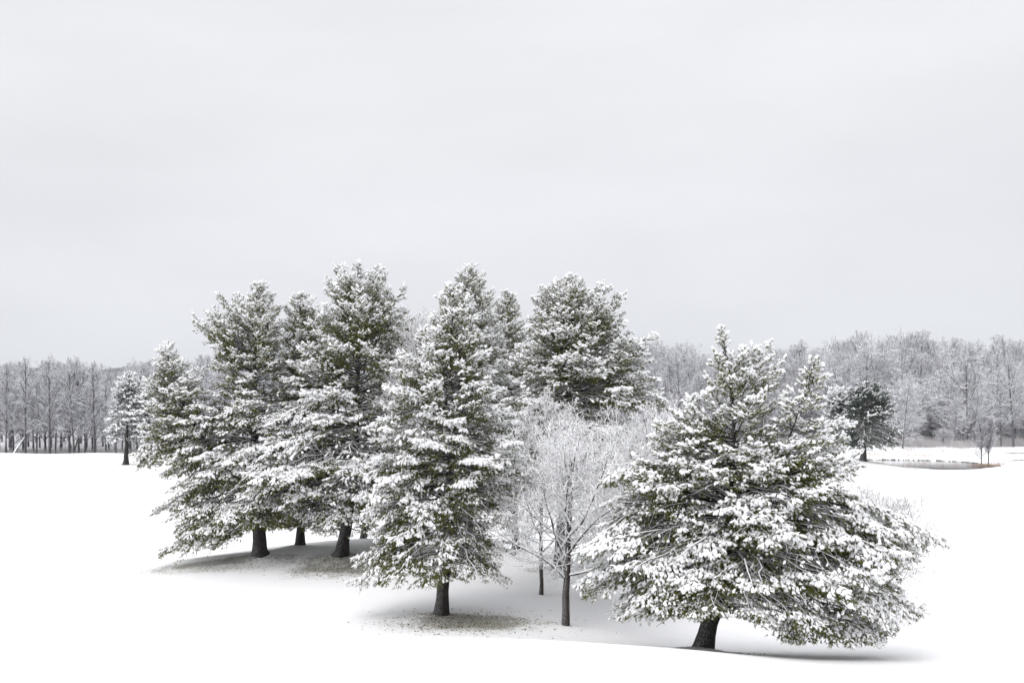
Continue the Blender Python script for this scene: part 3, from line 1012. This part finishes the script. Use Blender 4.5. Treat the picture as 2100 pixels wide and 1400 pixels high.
make_pine("pine_tree", "pine with a rounded green top rising just behind the central narrow pine", 'H',
          [(962, 1170), (962, 1000), (962, 800), (960, 553)],
          [(553, 940, 985), (585, 925, 1000), (620, 915, 1018), (665, 900, 1030), (720, 885, 1050), (800, 880, 1075),
           (900, 870, 1085), (1000, 870, 1085), (1080, 880, 1070)],
          190, 0.145, 77, snow=1.6, group=G_P, fb=0.9, trunk_r=0.28, detail=1, needles=9)

make_pine("pine_tree", "small pointed pine top showing in the gap left of the big round-topped pine", 'H2',
          [(1058, 1160), (1055, 900), (1045, 750), (1040, 607)],
          [(607, 1028, 1052), (640, 1012, 1065), (690, 1000, 1090), (760, 985, 1110), (850, 980, 1120), (950, 980, 1120),
           (1040, 990, 1110)],
          170, 0.15, 88, snow=1.6, group=G_P, fb=0.9, trunk_r=0.22, detail=1, needles=8)

make_pine("pine_tree", "big round-topped dark pine standing behind the small bare tree, right of centre", 'I',
          [(1145, 1184), (1150, 1100), (1158, 950), (1165, 800), (1170, 680), (1172, 575)],
          [(575, 1150, 1200), (592, 1112, 1245), (625, 1088, 1275), (670, 1080, 1272), (700, 1065, 1320), (750, 1050, 1335),
           (800, 1038, 1350), (835, 1035, 1368), (880, 1045, 1350), (950, 1060, 1300), (1030, 1080, 1250)],
          200, 0.132, 99, voids=[(1190, 810, 66, 30), (1100, 790, 22, 26), (1230, 850, 56, 26), (1120, 720, 22, 18), (1230, 720, 24, 18)], extras=[(1338, 690, 760, 0), (1330, 740, 790, 0.5), (1368, 835, 800, 0), (1275, 605, 690, 0), (1110, 600, 690, 0), (1235, 580, 670, 0.3), (1140, 580, 660, -0.2)], snow=1.6, snow_size=1.04, group=G_P, fb=0.95, trunk_r=0.33, detail=1, needles=9)

# ------------------------------------------------------------------ far pines
G_F = "single pines standing far out on the snow"
make_pine("pine_tree", "small frosted pine far left, standing alone before the woods", 'K',
          [(258, 950), (260, 900), (264, 830), (266, 768)],
          [(768, 256, 276), (790, 235, 300), (820, 236, 308), (850, 225, 312), (880, 218, 312), (905, 222, 315)],
          110, 0.22, 101, snow=1.4, group=G_F, fb=0.9, trunk_r=0.36, detail=1, needles=8, spacing=0.24, needle_mat=M_NEEDLE_FAR)
make_pine("pine_tree", "far pine mostly hidden behind the outermost left bough of the grove", 'L',
          [(293, 946), (295, 900), (300, 790)],
          [(790, 292, 310), (820, 280, 325), (870, 270, 340), (915, 275, 335)],
          80, 0.28, 102, snow=0.95, group=G_F, fb=0.9, trunk_r=0.34, detail=1, needles=8, spacing=0.24, needle_mat=M_NEEDLE_FAR)
make_pine("pine_tree", "dark oval pine beside the pond, far right, trunk on a low mound", 'M',
          [(1770, 941), (1772, 900), (1776, 840), (1778, 787)],
          [(785, 1758, 1800), (805, 1745, 1822), (835, 1735, 1838), (865, 1728, 1843), (890, 1722, 1845), (912, 1724, 1840),
           (922, 1750, 1815)],
          220, 0.20, 103, voids=[(1800, 885, 26, 26), (1765, 870, 14, 26), (1780, 830, 14, 14)], snow=0.42, snow_size=0.8, group=G_F, fb=0.95, trunk_r=0.42, detail=1, needles=10, spacing=0.2, needle_mat=M_NEEDLE_FAR)
make_pine("pine_tree", "snow-whitened pine just left of the dark oval pine by the pond", 'N',
          [(1712, 937), (1712, 900), (1722, 850), (1725, 800)],
          [(798, 1705, 1745), (820, 1690, 1760), (850, 1690, 1765), (880, 1700, 1765), (905, 1705, 1770), (918, 1715, 1765)],
          110, 0.22, 104, snow=1.4, group=G_F, fb=0.9, trunk_r=0.36, detail=1, needles=8, spacing=0.24, needle_mat=M_NEEDLE_FAR)

# ------------------------------------------------------------------ near bare trees
def hgt(key, top_py):
    p = TREEPOS[key]
    return z_of(top_py, p[1]) - p[2]


make_bare("bare_tree", "small leafless tree with every twig snow-coated, slim dark trunk right of the central pine",
          TREEPOS['C'], hgt('C', 845), 5.8, 201, levels=4, trunk_r=0.20, trunk_h=1.9, kids=(26, 9, 7, 4), first=0.05,
          angle=(44, 76), minr=0.0125, up=0.26, wob=0.10, nseg=7)
make_bare("bare_tree", "twiggy snow-coated leafless tree filling the gap left of the big nearest pine",
          TREEPOS['C2'], hgt('C2', 800), 6.2, 202, levels=4, trunk_r=0.21, trunk_h=1.2, kids=(24, 9, 7, 4), first=0.05,
          angle=(42, 74), minr=0.013, up=0.22, nseg=7)
make_bare("bare_tree", "leafless tree behind the nearest pine, thin dark twigs fanning out on its right",
          TREEPOS['C3'], hgt('C3', 955), 6.6, 203, levels=4, trunk_r=0.13, trunk_h=1.0, kids=(22, 8, 6, 3), first=0.02,
          angle=(35, 72), minr=0.008, up=0.25, nseg=6, twig_mat=M_DTWIG)
make_bare("bare_tree", "thin leafless tree whose snowy top twigs show between tallest pine and central pine",
          TREEPOS['C4'], hgt('C4', 628), 4.0, 204, levels=4, trunk_r=0.17, trunk_h=1.5, kids=(30, 9, 6, 4), first=0.1,
          angle=(28, 60), minr=0.009, up=0.45, nseg=7)
make_bare("bare_tree", "upright leafless tree behind the small bare tree, in front of the round-topped pine",
          at(1110, 51.0), z_of(790, 51.0) - at(1110, 51.0)[2], 5.4, 205, levels=4, trunk_r=0.12, trunk_h=1.3,
          kids=(22, 9, 6, 4), first=0.08, angle=(42, 74), minr=0.013, up=0.22, nseg=7)

# ================================================================== the woods
def proto_forest(seed, style):
    rng = np.random.default_rng(seed)
    H = 20.0
    kw = dict(tall=dict(kids=(20, 9, 6, 4), first=0.16, angle=(34, 62), up=0.35, wob=0.08, ratio=0.60),
              broad=dict(kids=(13, 9, 7, 4), first=0.13, angle=(36, 66), up=0.32, wob=0.12, ratio=0.66),
              slim=dict(kids=(24, 7, 5, 4), first=0.14, angle=(30, 56), up=0.4, wob=0.06, ratio=0.55))[style]
    sp = dict(tall=7.0, broad=8.5, slim=4.8)[style]
    fork = 2 if (style == 'broad' and rng.random() < 0.6) else 0
    stems, segs = grow(rng, (0, 0, 0), H * (0.93 if style != 'broad' else 0.82), sp, 4, nseg=6, trunk_r=0.24, minr=0.018, fork=fork, **kw)
    parts = []
    for P, rr in stems:
        P = P.copy(); P[0, 2] -= 0.6; rr = rr.copy(); rr[0] *= 1.35
        parts.append(sweep(P, rr, 7, rng, 0.05))
    big = [s for s in segs if s[2] == 1 and s[1][0] > 0.05]
    for P, rr, l in big:
        parts.append(sweep(P, rr, 5))
    V, Q = join(parts)
    mt = mesh_from("trunk", V, Q, M_FTRUNK, True)
    V, Q = tubes(*segs_to_arrays([s for s in segs if s[2] > 1]), 3)
    mc = mesh_from("crown", V, Q, M_FTWIG, False)
    zt = V[:, 2].max()
    print("FPROTO", style, len(Q) // 3, round(zt, 1))
    return mt, mc, zt


PROTOS = {st: [proto_forest(s, st) for s in sd_] for st, sd_ in
          (('tall', (1, 2, 3, 4)), ('broad', (5, 6, 7)), ('slim', (8, 9, 10, 11)))}
SMALL = {}


def forest_tree(pos, h, style, rng, label, group, wx=1.0, lean=(0, 0)):
    mt, mc, zt = PROTOS[style][rng.integers(0, len(PROTOS[style]))]
    root = empty("forest_tree", pos, label, "bare tree", group)
    s = h / zt
    root.scale = (s * wx, s * wx, s)
    root.rotation_euler = (lean[1], lean[0], rng.uniform(0, 6.28))
    for nm, me in (("trunk", mt), ("crown", mc)):
        o = bpy.data.objects.new(nm, me)
        COL.objects.link(o)
        o.parent = root
    return root


topL = ([-80, 0, 50, 80, 115, 150, 200, 235, 270, 290, 330, 360, 400, 430, 460, 520], [738, 738, 728, 752, 722, 735, 737, 760, 738, 730, 728, 752, 722, 714, 724, 730])
topR = ([1270, 1330, 1365, 1400, 1440, 1500, 1560, 1600, 1640, 1690, 1740, 1780, 1815, 1870, 1915, 1960, 2000, 2030, 2070, 2100, 2180],
        [690, 683, 700, 694, 722, 714, 702, 700, 690, 706, 690, 678, 700, 668, 684, 680, 695, 685, 694, 688, 690])
ORD = ["first", "second", "third", "fourth", "fifth", "sixth", "seventh", "eighth", "ninth", "tenth", "eleventh", "twelfth",
       "thirteenth", "fourteenth", "fifteenth", "sixteenth", "seventeenth", "eighteenth", "nineteenth", "twentieth"]


def woods():
    rng = np.random.default_rng(777)
    # left woods: front trees at the trunks the photo shows
    front = [(12, 935, 770), (27, 936, 742), (52, 937, 728), (75, 938, 760), (102, 937, 722), (142, 934, 726), (152, 934, 752),
             (174, 933, 790), (194, 937, 738), (238, 935, 775)]
    for k, (px, py, top) in enumerate(front):
        p = at(px, 192 + rng.uniform(-2, 3))
        h = z_of(top, p[1]) - p[2]
        forest_tree(p, h, ['slim', 'tall'][k % 2], rng,
                    f"frosted bare tree at the left woods' edge, {ORD[k]} front trunk from the photo's left side",
                    "front row of bare trees in the left woods", wx=1.0)
    Y = 198.0
    while Y < 262:
        px = -60 + rng.uniform(0, 20)
        step = 25 + (Y - 198) * 0.05
        while px < 500:
            x = px + rng.uniform(-7, 7)
            yy = Y + rng.uniform(-3, 3)
            p = at(x, yy)
            top = np.interp(x, *topL)
            deep = (Y - 198) / 60
            tp = top + (1 - deep) * rng.uniform(5, 55) + rng.uniform(-6, 14) * deep
            h = z_of(tp, yy) - p[2]
            forest_tree(p, h, rng.choice(['slim', 'tall', 'broad'], p=[.45, .4, .15]), rng,
                        "slender snow-dusted bare tree deep among the dense woods left of the grove",
                        "bare trees deep in the left woods", wx=0.95)
            px += step
        Y += 13
    # right woods
    Y = 222.0
    while Y < 292:
        px = 1275 + rng.uniform(0, 20)
        step = 27
        while px < 2165:
            x = px + rng.uniform(-9, 9)
            yy = Y + rng.uniform(-4, 4)
            p = at(x, yy)
            top = np.interp(x, *topR)
            deep = (Y - 222) / 66
            tp = top + (1 - deep) * rng.uniform(10, 80) + rng.uniform(-8, 12) * deep
            h = z_of(tp, yy) - p[2]
            forest_tree(p, h, rng.choice(['slim', 'tall', 'broad'], p=[.2, .45, .35]), rng,
                        "tall snow-dusted bare tree deep among the dense woods right of the grove",
                        "bare trees deep in the right woods", wx=0.95)
            px += step
        Y += 16


woods()


def edge_trees():
    """the individual trees that stand out before the right woods and by the pond"""
    rng = np.random.default_rng(4242)
    lst = [
        ("spreading bare tree right of the dark oval pine, low forked trunk with long level limb", 1851, 921, 768, 'broad', 1.0, 186),
        ("short dark-trunked bare tree right of the spreading one, behind the brush", 1874, 914, 850, 'broad', 1.0, 212),
        ("slim young bare tree above the middle of the pond's far bank", 1934, 918, 868, 'slim', 1.0, 196),
        ("straight forked bare tree above the right half of the pond", 1958, 918, 812, 'tall', 0.9, 196),
        ("tall stout tree with wide crown, tallest at the right woods' edge", 1982, 915, 690, 'broad', 1.05, 205),
        ("thick-trunked snow-streaked tree near the photo's right edge", 2078, 918, 730, 'tall', 1.0, 200),
        ("tall crown tree above the dark oval pine at the woods' edge", 1775, 915, 690, 'broad', 0.9, 214),
        ("thin bare tree left of the two saplings, its base in brush", 1942, 917, 872, 'slim', 0.9, 199),
        ("frosted bare tree at the right woods' edge between stout tree and saplings", 1997, 917, 800, 'tall', 1.0, 199),
        ("frosted bare tree at woods' edge right of the saplings", 2052, 918, 790, 'tall', 1.0, 201),
    ]
    for lab, px, py, top, st, wx, Y in lst:
        p = at(px, Y)
        if z_of(top, Y) - p[2] < 9.0:
            make_bare("forest_tree", lab, p, z_of(top, Y) - p[2], 4.2, 900 + px, levels=3, trunk_r=0.24, kids=(18, 8, 6), first=0.2,
                      angle=(30, 60), minr=0.02, up=0.4, trunk_mat=M_FTRUNK, twig_mat=M_FTWIG, sides=3, nseg=6)
            continue
        forest_tree(p, z_of(top, Y) - p[2], st, rng, lab, None, wx=wx)


edge_trees()


# the two saplings by the pond with rusty grass at their feet
for px, top, lab, sd_ in ((2012, 862, "left and shorter of two twiggy saplings by the pond's right end", 301),
                          (2027, 850, "right and taller of two twiggy saplings by the pond's right end", 302)):
    p = at(px, 152.0)
    make_bare("sapling", lab, p, z_of(top, 152.0) - p[2], 2.6, sd_, levels=3, trunk_r=0.11, kids=(22, 8, 6), first=0.22,
              angle=(25, 50), minr=0.016, up=0.5, trunk_mat=M_FTRUNK, twig_mat=M_FTWIG, sides=3, nseg=6,
              group="two saplings beside the pond")


# leaning snow-covered dead trunk in the left woods
def dead_trunk():
    p0, p1 = at(29, 190.0), at(73, 196.0)
    p1 = np.array([(73 - 1050) / F * 196, 196, z_of(866, 196)])
    P = p0 + (p1 - p0) * np.linspace(-0.02, 1, 8)[:, None]
    P[1:-1, 2] += np.array([.05, .1, .12, .1, .05, 0])
    V, Q = sweep(P - p0, np.linspace(0.22, 0.09, 8), 8, np.random.default_rng(3), 0.06)
    o = add("fallen_trunk", mesh_from("fallen_trunk", V, Q, M_FTRUNK, True), None, p0)
    tag(o, "snow-covered dead trunk leaning diagonally among the left woods' edge trees", "dead tree")


dead_trunk()


def scatter_px(rng, n, x0, x1, Y0, Y1, clump=0.0):
    px = rng.uniform(x0, x1, n); Y = rng.uniform(Y0, Y1, n)
    X = (px - 1050) / F * Y
    P = np.stack([X, Y, ground(X, Y) - 0.05], 1)
    if clump:
        m = np.sin(X * 0.9) + np.sin(Y * 0.7 + X * 0.33) + rng.normal(0, 0.6, n) > clump
        P = P[m]
    return P


# ------------------------------------------------------------------ stuff: brush, reeds, stones, litter
def blades(name, label, cat, P, hrange, width, mat, seed, lean=0.35, per=1):
    rng = np.random.default_rng(seed)
    P = np.repeat(P, per, 0)
    n = len(P)
    h = rng.uniform(*hrange, n)
    d = np.stack([rng.normal(0, lean, n), rng.normal(0, lean, n), np.ones(n)], 1)
    T_ = P + norm(d) * h[:, None]
    V, Q = tubes(P, T_, np.full(n, width), np.full(n, width * 0.4), 3)
    o = add(name, mesh_from(name, V, Q, mat, False))
    tag(o, label, cat, kind="stuff")
    return o


rng0 = np.random.default_rng(9)


def thicket(name, label, spots, hr, seed):
    rng = np.random.default_rng(seed)
    tm = []
    for k in range(5):
        st, sg = grow(rng, (0, 0, 0), 1.0, 0.42, 3, nseg=4, trunk_r=0.012, kids=(16, 7, 5), first=0.05, angle=(22, 55), minr=0.0042,
                      up=0.5, fork=3 if k % 2 else 0)
        sg = sg + [(P, rr, 0) for P, rr in st]
        tm.append(segs_to_arrays(sg))
    V_, Q_, n = [], [], 0
    for p in spots:
        P0, P1, R0, R1 = tm[rng.integers(0, 5)]
        h = rng.uniform(*hr); a = rng.uniform(0, 6.28)
        M = np.array([[math.cos(a), -math.sin(a), 0], [math.sin(a), math.cos(a), 0], [0, 0, 1]]) * h
        V, Q = tubes(P0 @ M.T + p, P1 @ M.T + p, R0 * h, R1 * h, 3)
        V_.append(V); Q_.append(Q + n); n += len(V)
    o = add(name, mesh_from(name, np.concatenate(V_), np.concatenate(Q_), M_FTWIG, False))
    tag(o, label, "undergrowth", kind="stuff")


thicket("undergrowth", "frosted saplings and undergrowth filling the right woods between trunks", scatter_px(rng0, 620, 1270, 2170, 222, 290), (3.5, 10.0), 62)

blades("brush", "pale frosted brush and undergrowth along the edge of the left woods", "brush",
       scatter_px(rng0, 6000, -80, 460, 193, 212), (0.4, 1.6), 0.03, M_BRUSH, 1, 0.5)
blades("brush", "pale frosted brush and undergrowth below the right woods", "brush",
       np.concatenate([scatter_px(rng0, 3200, 1820, 2000, 188, 205, -0.3), scatter_px(rng0, 7000, 1290, 2170, 210, 232),
                       scatter_px(rng0, 2500, 1980, 2170, 200, 212)]), (0.4, 1.9), 0.03, M_BRUSH, 2, 0.5)
P = scatter_px(rng0, 1700, 1740, 2000, 173, 183, 1.0)
blades("reeds", "patches of dry reddish reeds on the pond's far bank", "reeds", P, (0.3, 0.8), 0.018, M_REED, 3, 0.3)
c_ = at(2022, 150.5)
P = c_ + np.stack([rng0.normal(0, 1.15, 650), rng0.normal(0, 0.7, 650), np.zeros(650)], 1)
P[:, 2] = ground(P[:, 0], P[:, 1])
blades("rusty_grass", "tuft of rusty orange grass around the two saplings", "grass", P, (0.35, 1.0), 0.016,
       flat_mat("rusty_grass_blade", (0.40, 0.25, 0.16), 0.9, (0.62, 0.48, 0.38)), 4, 0.4)


def lumps(name, label, cat, P, S, mat, seed, squash=0.6):
    rng = np.random.default_rng(seed)
    tm = []
    for k in range(5):
        v, t = ICO1
        v = v * (1 + rng.normal(0, 0.2, (len(v), 1))) * np.array([1, rng.uniform(.6, 1), squash])
        tm.append((v, t))
    D = np.stack([rng.normal(size=len(P)), rng.normal(size=len(P)), np.zeros(len(P))], 1)
    V, T = stamp(tm, P, D, S, rng, True)
    o = add(name, mesh_from(name, V, T, mat, False))
    tag(o, label, cat, kind="stuff")


# stones round the far shore
cx, cy, rx, ry, wz = POND
a = rng0.uniform(0.05, math.pi - 0.05, 300)
rr = np.linspace(0.85, 1.2, 60)
gx = cx + np.cos(a)[:, None] * rx * rr; gy = cy + np.sin(a)[:, None] * ry * rr
ii = np.argmax(ground(gx, gy) > wz + 0.01, axis=1)
X = gx[np.arange(300), ii]; Yp = gy[np.arange(300), ii] + rng0.normal(0.05, 0.12, 300)
P = np.stack([X, Yp, np.maximum(ground(X, Yp), wz) + 0.02], 1)
lumps("shore_stones", "row of dark stones along the pond's far waterline", "stones", P, rng0.uniform(0.07, 0.20, 300), M_STONE, 5)

# fallen leaves and cones beneath the crowns
PP = []
for key, n, sx, sy, ox, oy in (('B', 420, 3.4, 1.7, 1.2, -1.0), ('F', 420, 3.0, 1.7, 0.6, -1.6), ('D', 60, 2.0, 0.8, -0.5, -1.0),
                               ('I', 60, 1.8, 0.7, 0, -0.3), ('A', 60, 1.8, 0.8, 0.3, 0.8)):
    b0 = TREEPOS[key]
    x = b0[0] + ox + rng0.normal(0, sx * 0.6, n); y = b0[1] + oy + rng0.normal(0, sy * 0.7, n)
    PP.append(np.stack([x, y, ground(x, y) + 0.01], 1))
P = np.concatenate(PP)
lumps("leaf_litter", "scattered dark leaves and cones on thin snow beneath the pines", "leaf litter", P,
      rng0.uniform(0.018, 0.05, len(P)), M_LITTER, 6, 0.35)


# grass tips poking through thin snow under the crowns
PP = []
for key, n, sx, sy, ox, oy in (('B', 5000, 3.6, 2.0, 1.4, -1.2), ('F', 3500, 3.0, 1.8, 0.3, -1.6), ('D', 2600, 4.2, 0.6, -2.2, -1.7)):
    b0 = TREEPOS[key]
    x = b0[0] + ox + rng0.normal(0, sx * 0.5, n); y = b0[1] + oy + rng0.normal(0, sy * 0.5, n)
    PP.append(np.stack([x, y, ground(x, y) - 0.01], 1))
blades("grass_tips", "fine grass tips poking through the thin snow beneath the grove", "grass", np.concatenate(PP), (0.025, 0.07), 0.006,
       flat_mat("winter_grass", (0.16, 0.15, 0.07), 0.9, (0.30, 0.26, 0.15)), 8, 0.6)


# thin dark strips along the edges of two golf bunkers far right
for px, py, w, Y in ((2088, 923, 3.4, 178.0), (2096, 933, 2.6, 160.0)):
    p = at(px, Y)
    n = 14
    xs_ = np.linspace(-w / 2 * 1.6, w / 2 * 1.6, n)
    zz = ground(p[0] + xs_, np.full(n, Y)) - p[2]
    P = np.stack([xs_, 0.25 * np.cos(xs_ / w * 2), zz + 0.06], 1)
    V, Q = sweep(P, 0.10 * np.sin(np.linspace(0.15, math.pi - 0.15, n)) + 0.01, 6, rng0, 0.2)
    V[:, 1] *= 2.0
    o = add("bunker_edge", mesh_from("bunker_edge", V, Q, flat_mat("bunker_edge_dark", (0.09, 0.08, 0.07), 0.9, (0.4, 0.38, 0.36)), True), None, p)
    tag(o, ("upper" if Y > 170 else "lower") + " dark strip along a bunker edge at the photo's right edge", "bunker edge",
        group="bunker edges at far right")


# ------------------------------------------------------------------ thin winter air
def haze():
    import bmesh
    bm = bmesh.new()
    bmesh.ops.create_cube(bm, size=1.0)
    bmesh.ops.scale(bm, vec=(3600, 2000, 77), verts=bm.verts)
    bmesh.ops.translate(bm, vec=(0, 850, 20.5), verts=bm.verts)
    me = bpy.data.meshes.new("haze"); bm.to_mesh(me); bm.free()
    m = bpy.data.materials.new("pale_winter_air"); m.use_nodes = True
    nt = m.node_tree; nt.nodes.clear()
    out = nt.nodes.new("ShaderNodeOutputMaterial")
    v = nt.nodes.new("ShaderNodeVolumePrincipled")
    v.inputs["Color"].default_value = (0.93, 0.95, 1.0, 1)
    v.inputs["Density"].default_value = HAZE_DENSITY
    v.inputs["Anisotropy"].default_value = 0.3
    nt.links.new(v.outputs[0], out.inputs["Volume"])
    me.materials.append(m)
    tag(add("haze", me), "thin pale winter haze softening the woods", "haze", kind="stuff")


HAZE_DENSITY = 0.00018
haze()
